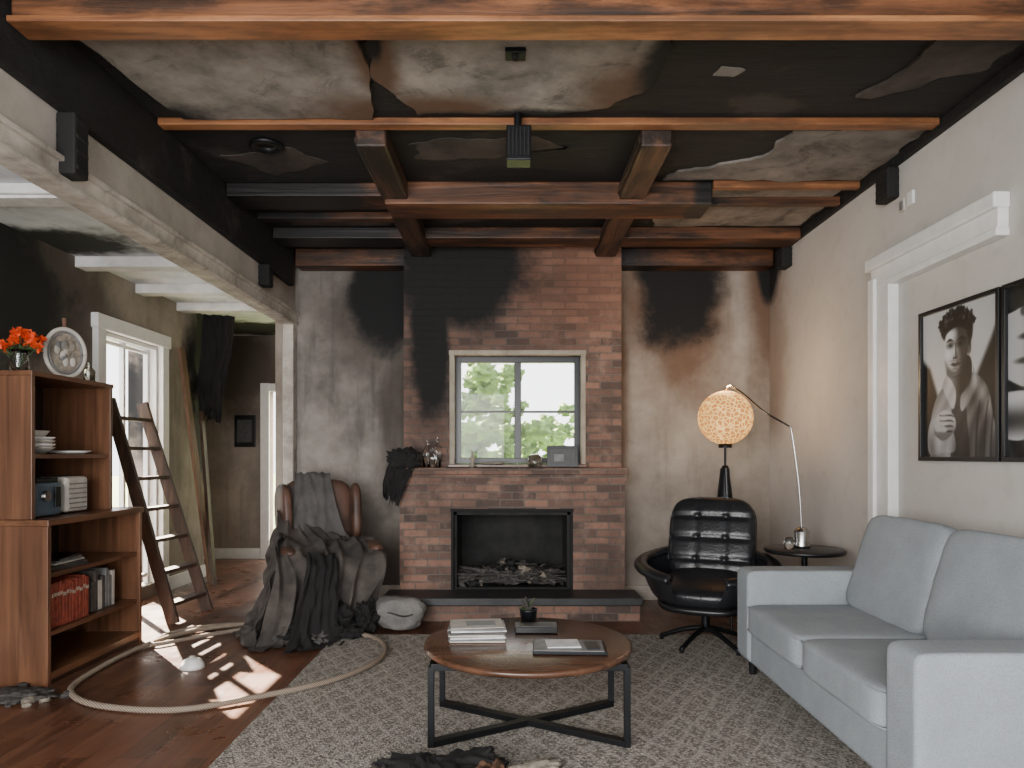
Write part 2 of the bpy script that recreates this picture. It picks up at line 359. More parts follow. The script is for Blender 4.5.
        s.grid(fn, nu, nv, mat)
    def go(s):
        me = bpy.data.meshes.new(s.name); me.from_pydata(s.v, [], s.f); me.update()
        for k in s.mats: me.materials.append(M[k])
        me.polygons.foreach_set('material_index', s.mi); me.polygons.foreach_set('use_smooth', s.sm)
        bm = bmesh.new(); bm.from_mesh(me); bmesh.ops.recalc_face_normals(bm, faces=bm.faces[:]); bm.to_mesh(me); bm.free()
        ob = bpy.data.objects.new(s.name, me); scene.collection.objects.link(ob)
        ob.location = s.loc; ob.rotation_euler = (0, 0, s.rz); return ob
def catmull(P, sub):
    out = []; n = len(P)
    for i in range(n - 1):
        a, b, c, d = P[max(i - 1, 0)], P[i], P[i + 1], P[min(i + 2, n - 1)]
        for k in range(sub):
            t = k / sub
            out.append(.5 * ((2 * b) + (c - a) * t + (2 * a - 5 * b + 4 * c - d) * t * t + (3 * b - a - 3 * c + d) * t ** 3))
    out.append(P[-1]); return out
def one(name, x0, x1, y0, y1, z0, z1, mat, bev=0):
    b = B(name); b.bb(x0, x1, y0, y1, z0, z1, mat, bev); return b.go()

# ------------------------------------------------------------ room shell
YF = -1.6
one('floor', -4.05, 2.44, YF, 8.95, -.1, 0, 'floor')
one('ceiling', -2.03, 2.44, YF, 6.45, 3.1, 3.2, 'char')
b = B('ceiling'); b.bb(-3.42, -2.03, YF, 8.95, 2.8, 2.9, 'ceil_annex'); b.bb(-4.05, -3.42, 7.38, 8.95, 2.8, 2.9, 'ceil_annex'); b.go()
one('wall_right', 2.32, 2.44, YF, 6.45, 0, 3.1, 'wall_right')
b = B('wall_back'); b.bb(-2.07, -.90, 6.3, 6.42, 0, 3.1, 'wall_back_l'); b.bb(.90, 2.32, 6.3, 6.42, 0, 3.1, 'wall_back_r'); b.go()
one('wall_left', -2.03, -1.95, YF, 6.3, 2.56, 3.1, 'wall_left')
one('wall_hall', -2.17, -2.07, 6.42, 8.8, 0, 2.8, 'wall_annex')
b = B('wall_outer')
b.bb(-3.42, -3.3, YF, 5.62, 0, 2.8, 'wall_annex'); b.bb(-3.42, -3.3, 6.52, 7.5, 0, 2.8, 'wall_annex')
b.bb(-3.42, -3.3, 5.62, 6.52, 2.30, 2.8, 'wall_annex'); b.bb(-3.42, -3.3, 5.62, 6.52, 0, .12, 'wall_annex')
b.bb(-3.95, -3.42, 7.38, 7.5, 0, 2.8, 'wall_annex'); b.go()
one('wall_side', -4.05, -3.95, 7.38, 8.8, 0, 2.8, 'wall_annex')
b = B('wall_rear'); b.bb(-4.05, -3.04, 8.8, 8.92, 0, 2.8, 'wall_annex'); b.bb(-3.04, -2.17, 8.8, 8.92, 2.1, 2.8, 'wall_annex'); b.go()
b = B('trim_1'); b.bb(-2.045, -1.93, YF, 6.3, 2.455, 2.56, 'trim_worn', .008); b.bb(-2.055, -1.905, YF, 6.29, 2.55, 2.575, 'trim_worn', .006); b.bb(-1.94, -1.915, YF, 6.28, 2.46, 2.48, 'trim_worn', .005)
b.bb(-2.03, -1.935, 6.19, 6.295, 0, 2.46, 'trim_worn', .008); b.go()
b = B('trim_2')
b.bb(2.27, 2.32, 4.20, 4.42, 0, 2.345, 'trim', .006); b.bb(2.25, 2.32, 4.36, 4.435, 0, 2.40, 'trim', .008); b.bb(2.255, 2.32, 4.195, 4.235, 0, 2.336, 'trim', .006)
b.bb(2.268, 2.32, 3.265, 4.425, 2.335, 2.50, 'trim', .006); b.bb(2.24, 2.32, 3.255, 4.45, 2.455, 2.53, 'trim', .008); b.bb(2.255, 2.32, 3.26, 4.23, 2.325, 2.365, 'trim', .006)
b.go()
b = B('baseboard_back'); b.bb(-1.93, -.94, 6.27, 6.3, 0, .13, 'trim_worn', .004); b.bb(.945, 2.29, 6.27, 6.3, 0, .13, 'trim_worn', .004); b.go()
one('baseboard_right', 2.295, 2.32, YF, 4.18, 0, .13, 'trim', .004)
b = B('baseboard_rear'); b.bb(-3.94, -3.16, 8.77, 8.8, 0, .13, 'trim', .004); b.bb(-3.3, -3.275, 6.7, 7.5, 0, .13, 'trim', .004); b.bb(-3.3, -3.275, YF, 5.48, 0, .13, 'trim', .004); b.go()
b = B('door_1'); b.bb(-3.15, -3.04, 8.755, 8.8, 0, 2.2, 'trim', .005); b.bb(-3.04, -2.2, 8.76, 8.8, 2.1, 2.195, 'trim', .005)
b.box((-2.98, 9.2, 1.04), (.04, .7, 2.06), 'trim', (0, 0, .1), .004); b.go()
b = B('window_2')
b.bb(-3.30, -3.25, 5.50, 5.615, 0, 2.31, 'trim', .006); b.bb(-3.30, -3.25, 6.525, 6.64, 0, 2.31, 'trim', .006); b.bb(-3.30, -3.24, 5.48, 6.66, 2.305, 2.42, 'trim', .006)
b.bb(-3.42, -3.30, 5.62, 5.65, .12, 2.27, 'trim'); b.bb(-3.42, -3.30, 6.49, 6.52, .12, 2.27, 'trim'); b.bb(-3.42, -3.30, 5.62, 6.52, 2.27, 2.3, 'trim')
for y in (5.67, 6.07, 6.47): b.bb(-3.40, -3.36, y - .018, y + .018, .121, 2.269, 'trim')
for z in (.2, 1.62, 2.24): b.bb(-3.395, -3.365, 5.651, 6.489, z - .015, z + .015, 'trim')
b.bb(-3.379, -3.375, 5.652, 6.488, .14, 2.26, 'wglass'); b.go()
for y, z in ((5.35, 2.72), (6.2, 2.72), (6.95, 2.72)):
    one('annex_ceiling_beam', -3.3, -2.1, y - .07, y + .07, z, 2.8, 'trim_dusty', .006)
b = B('ceiling_light_fixture'); b.bb(-3.15, -2.4, 3.85, 4.05, 2.74, 2.8, 'trim', .01); b.bb(-3.1, -2.45, 3.88, 4.02, 2.725, 2.745, 'white', .004); b.go()

# ------------------------------------------------------------ main ceiling beams & panels
b = B('ceiling_beam'); b.bb(-1.89, 2.31, 2.64, 2.73, 2.945, 3.1, 'beam_x', .006); b.bb(-1.895, 2.315, 2.62, 2.745, 2.925, 2.948, 'beam_edge', .004); b.go()  # bottom strip in brighter wood paints the light along the lower edge
one('ceiling_batten', -1.89, 2.28, 3.73, 3.80, 3.062, 3.1, 'beam_edge', .004)
b = B('ceiling_beam'); b.bb(-.84, 1.32, 4.60, 4.90, 2.95, 3.1, 'beam_x', .010)
b.bb(-1.89, -.84, 4.62, 4.88, 3.01, 3.1, 'beam_x', .008); b.bb(1.32, 2.28, 4.58, 4.63, 3.05, 3.1, 'beam_edge', .004); b.bb(1.32, 2.28, 4.86, 4.91, 3.04, 3.1, 'beam_x', .004); b.go()
one('ceiling_beam', -1.89, 2.28, 5.52, 5.76, 3.01, 3.1, 'beam_x', .008)
one('ceiling_beam', -1.89, -.85, 5.18, 5.26, 3.05, 3.1, 'beam_x', .004)
one('ceiling_beam', -1.89, 2.28, 6.10, 6.28, 2.95, 3.1, 'beam_x', .008)
for x in (-.77, .79):
    b = B('ceiling_joist'); b.bb(x - .085, x + .085, 3.81, 5.94, 2.98, 3.095, 'beam_y', .012)
    b.bb(x - .095, x - .085, 3.83, 5.93, 3.01, 3.04, 'beam_y', .003); b.go()
one('ceiling_ledger_left', -1.95, -1.90, 1.6, 6.1, 2.77, 3.1, 'char', .01)
one('ceiling_ledger_right', 2.285, 2.32, 2.0, 6.1, 3.03, 3.1, 'char', .01)
def ragged(name, pts, z, mat, amp=.05, seed=0, n=14, th=.016):
    out = []
    for i, p in enumerate(pts):
        q = pts[(i + 1) % len(pts)]; dx, dy = q[0] - p[0], q[1] - p[1]; L = math.hypot(dx, dy); nx, ny = -dy / L, dx / L
        for k in range(n):
            t = k / n; a = amp * mn.fractal(Vector((p[0] + dx * t + seed, p[1] + dy * t, seed * 3.3)) * 4, .7, 2, 4)
            out.append((p[0] + dx * t + nx * a, p[1] + dy * t + ny * a, 3.0995 - th))
    b = B(name); b.slab(out, (0, 0, th), mat); return b.go()
ragged('ceiling_panel', [(-1.88, 2.78), (-.68, 2.78), (-.66, 3.2), (-.74, 3.71), (-1.75, 3.71)], 3.078, 'panel', .02, 1, th=.02)
ragged('ceiling_panel', [(-.60, 2.78), (.62, 2.78), (.70, 3.1), (.66, 3.45), (.5, 3.62), (.0, 3.66), (-.5, 3.68), (-.64, 3.3)], 3.075, 'panel', .05, 2, th=.018)
ragged('ceiling_panel', [(1.85, 2.78), (2.22, 2.8), (2.2, 3.25), (1.75, 3.5)], 3.075, 'panel3', .06, 3)
ragged('ceiling_panel', [(1.55, 3.86), (2.26, 3.84), (2.26, 4.55), (.98, 4.55), (1.05, 4.42), (1.5, 4.2)], 3.075, 'panel2', .05, 4)
ragged('ceiling_panel', [(1.34, 4.66), (2.22, 4.66), (2.22, 4.84), (1.36, 4.84)], 3.075, 'panel2', .01, 11)
ragged('ceiling_panel', [(1.0, 4.96), (2.22, 4.94), (2.24, 5.44), (1.1, 5.46)], 3.075, 'panel2', .04, 5)
ragged('ceiling_panel', [(-1.78, 4.95), (-.9, 4.95), (-.9, 5.12), (-1.7, 5.14)], 3.075, 'panel3', .02, 6, th=.005)
ragged('ceiling_panel', [(-1.7, 5.3), (-.9, 5.3), (-.95, 5.46), (-1.7, 5.46)], 3.075, 'panel3', .02, 7, th=.005)
ragged('ceiling_panel', [(-.5, 4.98), (.3, 5.0), (.2, 5.3), (-.55, 5.4)], 3.075, 'panel3', .06, 8, th=.005)
ragged('ceiling_panel', [(-.6, 4.02), (.1, 3.95), (.35, 4.1), (-.1, 4.22), (-.6, 4.26)], 3.075, 'panel3', .05, 9, th=.005)
ragged('ceiling_panel', [(.97, 3.24), (1.08, 3.26), (1.05, 3.32), (.95, 3.31)], 3.075, 'panel2', .02, 12, 6, th=.006)
ragged('ceiling_panel', [(-1.75, 4.2), (-1.3, 4.1), (-1.1, 4.3), (-1.5, 4.5)], 3.075, 'panel3', .05, 14, th=.005)
b = B('ceiling_smoke_ring'); b.lathe([(.09, 0), (.10, -.02), (.07, -.03), (.06, 0)], (-1.42, 4.05, 3.1), 'metal'); b.go()
def stub(x0, x1, y0, y1, z0, z1):
    b = B('joist_stub'); b.bb(x0, x1, y0, y1, z0, z1, 'black', .01)
    for i in range(4):
        z = lerp(z0, z1, (i + .5) / 4); b.bb(x0 - .004, x1 + .004, y0 + .01, y1 - .01, z - .008, z + .008, 'char', .002)
    b.go()
stub(-1.945, -1.86, 2.98, 3.08, 2.50, 2.765); stub(-1.945, -1.86, 5.36, 5.46, 2.60, 2.765)
stub(2.24, 2.315, 4.18, 4.32, 2.84, 3.025); stub(2.23, 2.315, 5.78, 5.92, 2.86, 3.025)
b = B('junction_box'); b.bb(-.03, .10, 3.60, 3.71, 2.82, 3.0, 'metal', .006)
for i in range(6): b.bb(-.02 + i * .02, -.012 + i * .02, 3.592, 3.602, 2.84, 2.98, 'black')
b.cyl((.03, 3.66, 2.99), (.03, 3.66, 3.1), .02, .02, 'metal'); b.go()
b = B('junction_box'); b.bb(-.03, .06, 3.05, 3.12, 3.055, 3.079, 'metal', .004); b.cyl((.015, 3.08, 3.04), (.015, 3.08, 3.06), .015, .015, 'black'); b.go()
b = B('wall_switch'); b.bb(2.305, 2.32, 4.12, 4.17, 2.74, 2.82, 'offwhite', .004); b.bb(2.300, 2.31, 4.13, 4.16, 2.75, 2.80, 'p_md', .002); b.bb(2.305, 2.32, 4.03, 4.09, 2.75, 2.83, 'trim', .004); b.go()

# ------------------------------------------------------------ fireplace
b = B('brick_fireplace')
b.bb(-.92, -.50, 5.95, 6.45, 1.19, 3.1, 'brick'); b.bb(.60, .93, 5.95, 6.45, 1.19, 3.1, 'brick')
b.bb(-.50, .60, 5.95, 6.45, 2.17, 3.1, 'brick')
b.bb(-.93, -.50, 5.8, 6.45, 0, 1.10, 'brick'); b.bb(.50, .935, 5.8, 6.45, 0, 1.10, 'brick')
b.bb(-.50, .50, 5.8, 6.45, .84, 1.10, 'brick'); b.bb(-.50, .50, 5.8, 6.45, 0, .18, 'brick')
b.bb(-.95, .95, 5.775, 6.45, 1.085, 1.142, 'brick'); b.bb(-.955, .958, 5.74, 6.46, 1.14, 1.195, 'brick', .006)
b.bb(-.50, .50, 6.38, 6.44, .18, .84, 'firebox')
b.bb(-.50, -.46, 5.84, 6.40, .18, .84, 'firebox'); b.bb(.46, .50, 5.84, 6.40, .18, .84, 'firebox'); b.bb(-.5, .5, 5.84, 6.4, .80, .84, 'firebox'); b.bb(-.5, .5, 5.82, 6.4, .18, .2, 'black')
for x0, x1, z0, z1 in ((-.505, -.482, .18, .83), (.482, .505, .18, .83), (-.51, .51, .828, .855)): b.bb(x0, x1, 5.79, 5.85, z0, z1, 'black', .004)
b.bb(-1.0, 1.0, 5.47, 5.8, 0, .13, 'brick'); b.bb(-1.02, 1.02, 5.44, 5.81, .125, .185, 'slate', .008)
b.go()
b = B('burnt_debris'); random.seed(5)
for i in range(26):
    x = random.gauss(0, .18); y = random.uniform(5.90, 6.2); z = .20 + random.uniform(0, .20) * max(0, 1 - abs(x) / .42); a = random.uniform(-1.3, 1.3); L = random.uniform(.03, .11)
    d = Vector((math.cos(a), math.sin(a) * .5, random.uniform(-.35, .5))) * L; c = Vector((x, y, z + .03))
    r = random.uniform(.008, .024); b.cyl(c - d, c + d, r, r * .6, random.choice(['ash', 'black', 'ladderw', 'black']), 8)
for i in range(110):
    x = random.gauss(0, .20); x = max(-.42, min(.42, x)); y = random.uniform(5.86, 6.15); z = .21 + random.uniform(.02, .19) * max(0, 1 - abs(x) / .44); r = random.uniform(.015, .05)
    b.cushion((x, y, z), (r * 2, r * 1.6, r * 1.3), random.choice(['ash', 'ash', 'black', 'rubble', 'ash']), 3, 3, (random.random(), random.random(), random.random() * 3), amp=.7, fs=2, seed=i)
b.cushion((.0, 6.03, .25), (.88, .36, .17), 'ash', 2.4, 18, None, amp=.6, fs=6, seed=2, flat=-.3)
b.go()
b = B('window_1')
for x0, x1, z0, z1 in ((-.53, -.49, 1.221, 2.15), (.585, .625, 1.221, 2.15), (-.535, .63, 2.149, 2.19)): b.bb(x0, x1, 5.93, 6.02, z0, z1, 'cloth_pale', .005)
b.bb(-.54, .635, 5.90, 6.05, 1.196, 1.222, 'walnut_h', .005)
b.bb(-.499, -.44, 6.06, 6.12, 1.223, 2.168, 'blackframe', .004); b.bb(.54, .599, 6.06, 6.12, 1.223, 2.168, 'blackframe', .004)
b.bb(-.445, .545, 6.062, 6.118, 2.10, 2.165, 'blackframe', .004); b.bb(-.445, .545, 6.062, 6.118, 1.224, 1.275, 'blackframe', .004); b.bb(.02, .08, 6.058, 6.122, 1.27, 2.105, 'blackframe', .004)
b.bb(-.44, .54, 6.075, 6.10, 1.665, 1.685, 'blackframe')
b.bb(-.445, .545, 6.093, 6.096, 1.27, 2.105, 'wglass'); b.go()
def bottle(name, x, y, z, h, r, mat='glass'):
    b = B(name); b.lathe([(.001, 0), (r, 0), (r, h * .55), (r * .9, h * .65), (r * .35, h * .78), (r * .33, h * .98), (r * .42, h), (r * .25, h)], (x, y, z), mat); b.go()
bottle('glass_bottle', -.71, 5.86, 1.197, .22, .035); bottle('glass_bottle', -.63, 5.88, 1.197, .25, .03); bottle('glass_decanter', -.66, 5.79, 1.197, .16, .04)
b = B('small_figurine'); b.lathe([(.02, 0), (.03, .01), (.012, .04), (.02, .08), (.008, .11), (.015, .13), (.001, .14)], (-.33, 5.83, 1.197), 'rubble'); b.go()
b = B('glass_jar'); b.lathe([(.001, 0), (.05, 0), (.06, .03), (.055, .09), (.04, .10), (.042, .11)], (.19, 5.82, 1.197), 'glass'); b.sph((.19, 5.82, 1.235), (.045, .045, .03), 'rubble'); b.go()
b = B('mantel_photo_frame', (.42, 5.82, 1.197), -.1)
b.box((0, 0, .09), (.26, .02, .18), 'blackframe', (-.15, 0, 0), .004); b.box((0, -.011, .09), (.20, .006, .12), 'p_dk', (-.15, 0, 0)); b.box((-.03, -.015, .08), (.08, .004, .06), 'p_md', (-.15, 0, 0)); b.box((0, .04, .05), (.03, .012, .12), 'blackframe', (.4, 0, 0)); b.go()
b = B('tray_dish'); b.lathe([(.001, 0), (.09, 0), (.11, .012), (.10, .014), (.08, .006)], (-.16, 5.85, 1.223), 'rubble'); b.go()
b = B('burnt_cloth')
b.drape([((-.95, 5.88, 1.215), (-.76, 5.88, 1.215)), ((-.98, 5.76, 1.24), (-.78, 5.74, 1.22)), ((-1.02, 5.70, 1.20), (-.82, 5.70, 1.15)), ((-1.05, 5.69, 1.08), (-.88, 5.69, 1.02)), ((-1.05, 5.70, .95), (-.93, 5.70, .88))], 'cloth_black', 30, 36, .045, 11, 4, .1)
b.cushion((-.89, 5.76, 1.25), (.26, .18, .20), 'cloth_black', 2.3, 14, None, amp=.35, fs=2.5, seed=9, flat=-.5); b.go()

# ------------------------------------------------------------ rug, floor things
one('area_rug', -1.25, 1.55, 2.0, 5.0, 0.0, .02, 'rug', .006)
b = B('rope_hose')
rp = [(-1.99, 5.32, .02), (-2.34, 5.08, .02), (-2.48, 4.6, .02), (-2.46, 3.98, .02), (-2.33, 3.72, .02), (-2.06, 3.56, .02), (-1.68, 3.52, .02), (-1.36, 3.68, .025), (-1.02, 3.9, .04), (-.84, 4.23, .04), (-.83, 4.58, .04), (-.98, 4.86, .04), (-1.25, 4.98, .04), (-1.55, 4.93, .022)]
b.tube(rp, .016, 'rope', 10, 10)
b.tube([(-1.99, 5.32, .02), (-2.3, 5.22, .02), (-2.46, 5.0, .02), (-2.42, 4.72, .022), (-2.2, 4.95, .02), (-1.98, 5.15, .02)], .014, 'rope', 10, 8); b.go()
b = B('overturned_cup'); b.lathe([(.001, .062), (.03, .06), (.05, .05), (.068, .02), (.072, 0), (.065, 0), (.06, .02)], (-1.95, 4.27, .002), 'white'); b.lathe([(.001, .076), (.018, .072), (.02, .062), (.012, .056)], (-1.95, 4.27, .002), 'offwhite'); b.go()
b = B('plaster_rubble'); random.seed(11)
for i in range(70):
    x = random.gauss(-2.66, .10); y = random.gauss(3.72, .05); r = random.uniform(.008, .035)
    b.cushion((x, y, r * .4), (r * 2, r * 1.6, r), 'rubble' if random.random() < .6 else 'ash', 3, 2, (0, 0, random.random() * 3), amp=.5, seed=i)
b.cushion((-2.70, 3.74, .015), (.45, .2, .05), 'ash', 2.4, 10, None, amp=.5, fs=5, seed=3, flat=-.5); b.go()
b = B('burnt_clothing_pile')
for i, (x, y, sx, sy, sz, m) in enumerate([(-.36, 2.76, .34, .2, .09, 'cloth_black'), (-.18, 2.78, .3, .16, .11, 'cloth_black'), (.08, 2.76, .26, .14, .06, 'cloth_pale'), (-.1, 2.70, .22, .12, .09, 'plankw'), (-.5, 2.70, .2, .14, .07, 'cloth_brown'), (-.28, 2.62, .4, .2, .12, 'cloth_black')]):
    b.cushion((x, y, .025 + sz * .3), (sx, sy, sz), m, 2.3, 18, (0, 0, i * .4), amp=.35, fs=2.6, seed=i, flat=-.55)
b.go()
b = B('dusty_pillow'); b.cushion((-.84, 5.22, .125), (.36, .27, .24), 'graybag', 3.0, 16, (0, .12, .4), amp=.10, fs=1.4, seed=4, flat=-.9)
b.tube([(-1.0, 5.12, .13), (-.9, 5.06, .16), (-.78, 5.07, .13), (-.70, 5.16, .14)], .006, 'cloth_brown', 8, 6); b.go()

# ------------------------------------------------------------ coffee table
cx, cy = .075, 3.32
b = B('round_coffee_table', (cx, cy, 0), 0)
b.lathe([(.001, .385), (.46, .385), (.483, .392), (.49, .405), (.487, .417), (.478, .42), (.001, .42)], (0, 0, 0), 'tabletop', 72)
lx, ly, t = .43, .25, .014
for sx in (-1, 1):
    for sy in (-1, 1): b.bb(sx * lx - t, sx * lx + t, sy * ly - t, sy * ly + t, .02, .372, 'metal', .002)
    b.bb(sx * lx - t + .001, sx * lx + t - .001, -ly, ly, .345, .373, 'metal', .002)
for sy in (-1, 1): b.bb(-lx, lx, sy * ly - t + .001, sy * ly + t - .001, .356, .386, 'metal', .002)
an = math.atan2(ly, lx); L = math.hypot(lx, ly) * 2
b.box((0, 0, .036), (L, .045, .028), 'metal', (0, 0, an), .002); b.box((0, 0, .0365), (L, .045, .026), 'metal', (0, 0, -an), .002)
b.go()
tz = .421
b = B('magazine_stack', (-.17, 3.36, tz), .08)
random.seed(2)
for i in range(7):
    b.box((random.uniform(-.008, .008), random.uniform(-.008, .008), .005 + i * .0095), (.26, .19, .008), ['offwhite', 'p_md', 'p_lt', 'offwhite', 'cloth_grey', 'p_lt', 'p_md'][i], (0, 0, random.uniform(-.08, .08)), .001)
b.box((0, 0, .069), (.25, .18, .003), 'offwhite', (0, 0, .03)); b.box((.02, .0, .0715), (.14, .10, .002), 'p_md', (0, 0, .03)); b.go()
b = B('notebook', (.26, 3.17, tz), -.05)
b.box((0, 0, .008), (.33, .20, .014), 'metal', None, .003); b.box((-.005, 0, .0165), (.31, .185, .004), 'p_md', None, .001); b.box((-.03, .01, .022), (.15, .13, .006), 'p_lt', (0, 0, .1), .001); b.box((.10, -.01, .021), (.06, .12, .006), 'blackframe', (0, 0, .1), .001); b.go()
b = B('desk_tray', (.12, 3.50, tz), .0); b.box((0, 0, .016), (.21, .12, .03), 'blackframe', None, .004); b.box((0, -.01, .033), (.17, .08, .004), 'p_dk', None, .001); b.go()
b = B('potted_plant', (.085, 3.64, tz), 0)
b.lathe([(.001, 0), (.035, 0), (.045, .07), (.048, .08), (.042, .08), (.04, .07), (.001, .07)], (0, 0, 0), 'metal')
random.seed(4)
for i in range(30):
    a = random.random() * 6.28; r = random.uniform(.01, .045); h = random.uniform(.09, .15)
    b.tube([(0, 0, .06), (math.cos(a) * r * .6, math.sin(a) * r * .6, h * .8), (math.cos(a) * r * 1.3, math.sin(a) * r * 1.3, h)], lambda q: .007 * (1 - q * .8), 'cloth_brown' if i % 3 else 'green', 5, 3)
b.go()

# ------------------------------------------------------------ sofa
b = B('grey_sofa', (0, 0, 0))
x0, x1, y0, y1 = 1.34, 2.27, 2.32, 4.18
b.bb(x0 + .02, x1, y0 + .02, y1 - .02, .11, .30, 'sofa', .02)
for ya, yb in ((y0, y0 + .20), (y1 - .20, y1)):
    b.cushion(((x0 + x1) / 2, (ya + yb) / 2, .375), (x1 - x0, yb - ya, .53), 'sofa', 20, 20)
b.cushion((2.17, (y0 + y1) / 2, .44), (.20, y1 - y0 - .02, .66), 'sofa', 12, 12)
ym = (y0 + y1) / 2
for ya, yb in ((y0 + .20, ym), (ym, y1 - .20)):
    b.cushion((x0 + .36, (ya + yb) / 2, .375), (.76, yb - ya - .004, .165), 'sofa', 11, 16, puff=.12)
    b.cushion((2.03, (ya + yb) / 2, .69), (.19, yb - ya + .02, .55), 'sofa', 7, 18, (0, .29, 0), amp=.02, fs=1.5, seed=ya)
    for zz in (.312, .438):
        b.tube([(x0 + .05, ya + .012, zz), (x0 - .008, ya + .03, zz), (x0 - .014, (ya + yb) / 2, zz), (x0 - .008, yb - .03, zz), (x0 + .05, yb - .012, zz)], .004, 'sofa', 6, 6)
for x in (x0 + .07, x1 - .08):
    for y in (y0 + .08, y1 - .08): b.cyl((x, y, 0.02 if x < 1.5 else 0), (x, y, .13), .022, .03, 'blackframe', 12)
b.go()

# ------------------------------------------------------------ side table + lamps
b = B('round_side_table', (1.98, 4.74, 0))
b.lathe([(.001, .64), (.25, .64), (.26, .65), (.26, .662), (.25, .668), (.001, .668)], (0, 0, 0), 'blackframe', 40)
b.cyl((0, 0, .02), (0, 0, .64), .02, .02, 'metal'); b.lathe([(.001, .0), (.18, .0), (.18, .015), (.03, .03), (.001, .03)], (0, 0, 0), 'metal', 32); b.go()
b = B('arc_lamp_stand', (0, 0, 0))
b.lathe([(.001, 0), (.055, 0), (.06, .02), (.045, .05), (.052, .11), (.036, .13), (.02, .14)], (1.97, 4.76, .669), 'chrome', 24)
b.lathe([(.001, 0), (.03, 0), (.035, .06), (.02, .08), (.001, .08)], (1.86, 4.70, .669), 'glass', 16)
b.tube([(1.97, 4.76, .78), (1.95, 4.76, 1.1), (1.905, 4.77, 1.46), (1.885, 4.78, 1.50), (1.78, 4.92, 1.60), (1.70, 5.12, 1.74), (1.645, 5.28, 1.82), (1.63, 5.35, 1.78)], .007, 'chrome', 8, 8)
b.go()
b = B('woven_globe_lamp', (1.63, 5.35, 0))
b.sph((0, 0, 1.585), .205, 'shade', 48, 32)
b.lathe([(.05, 1.355), (.052, 1.385), (.03, 1.39)], (0, 0, 0), 'metal'); b.cyl((0, 0, 1.15), (0, 0, 1.37), .009, .009, 'metal')
b.lathe([(.001, 1.22), (.022, 1.22), (.03, 1.17), (.055, .98), (.06, .95), (.001, .95)], (0, 0, 0), 'metal')
for i in range(3):
    a = i * 2.094 + .5; b.cyl((math.cos(a) * .02, math.sin(a) * .02, 1.2), (math.cos(a) * .17, math.sin(a) * .17, 0), .016, .010, 'blackframe', 10)
b.go()
L = bpy.data.lights.new('globe_bulb', 'POINT'); L.energy = 14; L.color = (1, .66, .36); L.shadow_soft_size = .05
o = bpy.data.objects.new('globe_bulb', L); o.location = (1.63, 5.35, 1.86); scene.collection.objects.link(o)

# ------------------------------------------------------------ lounge chair
b = B('black_leather_lounge_chair', (1.31, 4.74, .005), math.radians(-24))
for i in range(5):
    a = math.radians(90 + 72 * i + 15); b.tube([(0, 0, .13), (math.cos(a) * .15, math.sin(a) * .15, .10), (math.cos(a) * .31, math.sin(a) * .31, .035)], lambda q: .02 - .006 * q, 'metal', 8, 4)
    b.cyl((math.cos(a) * .30, math.sin(a) * .30, .015), (math.cos(a) * .30, math.sin(a) * .30, .04), .014, .014, 'metal', 10)
b.cyl((0, 0, .10), (0, 0, .32), .028, .028, 'metal')
b.cushion((0, -.02, .335), (.60, .60, .08), 'blackframe', 3.2, 12, (math.radians(9), 0, 0))
b.cushion((.0, .345, .67), (.60, .06, .60), 'blackframe', 5, 10, (math.radians(-19), 0, 0))
b.cushion((0, -.03, .405), (.56, .58, .15), 'leather', 3.2, 18, (math.radians(9), 0, 0), puff=.15)
b.cushion((0, .285, .69), (.60, .16, .62), 'leather', 4.0, 44, (math.radians(-19), 0, 0), tuft=(3, 4, .018))
for sx in (-1, 1):
    def arm(u, v, sx=sx):
        a = math.radians(lerp(60, -62, u)); R = .39 + .07 * math.sin(u * 3.14)
        top = .62 - .13 * u; z = lerp(.34, top, v); out = (v ** .7) * .10
        return Vector((sx * (math.cos(a) * (R * .95 - .10 + out)), math.sin(a) * (R + .02) + .02, z))
    b.grid(arm, 26, 10, 'leather')
    b.tube([arm(u / 10, 1) for u in range(11)], lambda q: .055 - .012 * q, 'leather', 12, 4, ry=.030)
b.go()

# ------------------------------------------------------------ wing chair + throw
b = B('brown_wing_chair', (-1.45, 5.45, 0), math.radians(28))
b.cushion((0, .27, .74), (.56, .15, .72), 'leather_br', 5, 16, (math.radians(-9), 0, 0), amp=.03)
b.cushion((0, -.02, .34), (.62, .62, .22), 'leather_br', 6, 10)
b.cushion((0, -.05, .46), (.48, .54, .14), 'leather_br', 4, 12, puff=.2)
for sx in (-1, 1):
    b.cushion((sx * .31, -.03, .44), (.11, .58, .34), 'leather_br', 5, 10)
    b.cushion((sx * .32, -.03, .59), (.14, .60, .10), 'leather_br', 2.6, 10)
    b.cushion((sx * .285, .19, .84), (.09, .26, .46), 'leather_br', 3.2, 12, (math.radians(-9), 0, sx * -.15))
    b.cyl((sx * .25, -.27, 0), (sx * .25, -.27, .25), .018, .03, 'ladderw'); b.cyl((sx * .25, .27, 0), (sx * .25, .24, .25), .018, .03, 'ladderw')
b.go()
b = B('scorched_throw_blanket', (-1.45, 5.45, 0), math.radians(28))
b.drape([((-.16, .42, .80), (.10, .42, .80)), ((-.16, .39, 1.12), (.11, .38, 1.12)), ((-.18, .28, 1.13), (.10, .27, 1.13)), ((-.22, .15, .9), (.12, .14, .88)), ((-.28, .07, .66), (.18, .07, .66))], 'cloth_grey', 26, 40, .018, 9, 1)
b.drape([((-.34, .16, .88), (.14, .15, .72)), ((-.36, -.05, .70), (.24, .02, .64)), ((-.42, -.25, .64), (.34, -.16, .655)), ((-.44, -.42, .52), (.36, -.40, .58)), ((-.50, -.50, .30), (.32, -.46, .36)), ((-.58, -.56, .06), (.26, -.52, .14)), ((-.66, -.68, .02), (.20, -.60, .04))], 'cloth_brown', 80, 80, .06, 21, 2, .08)
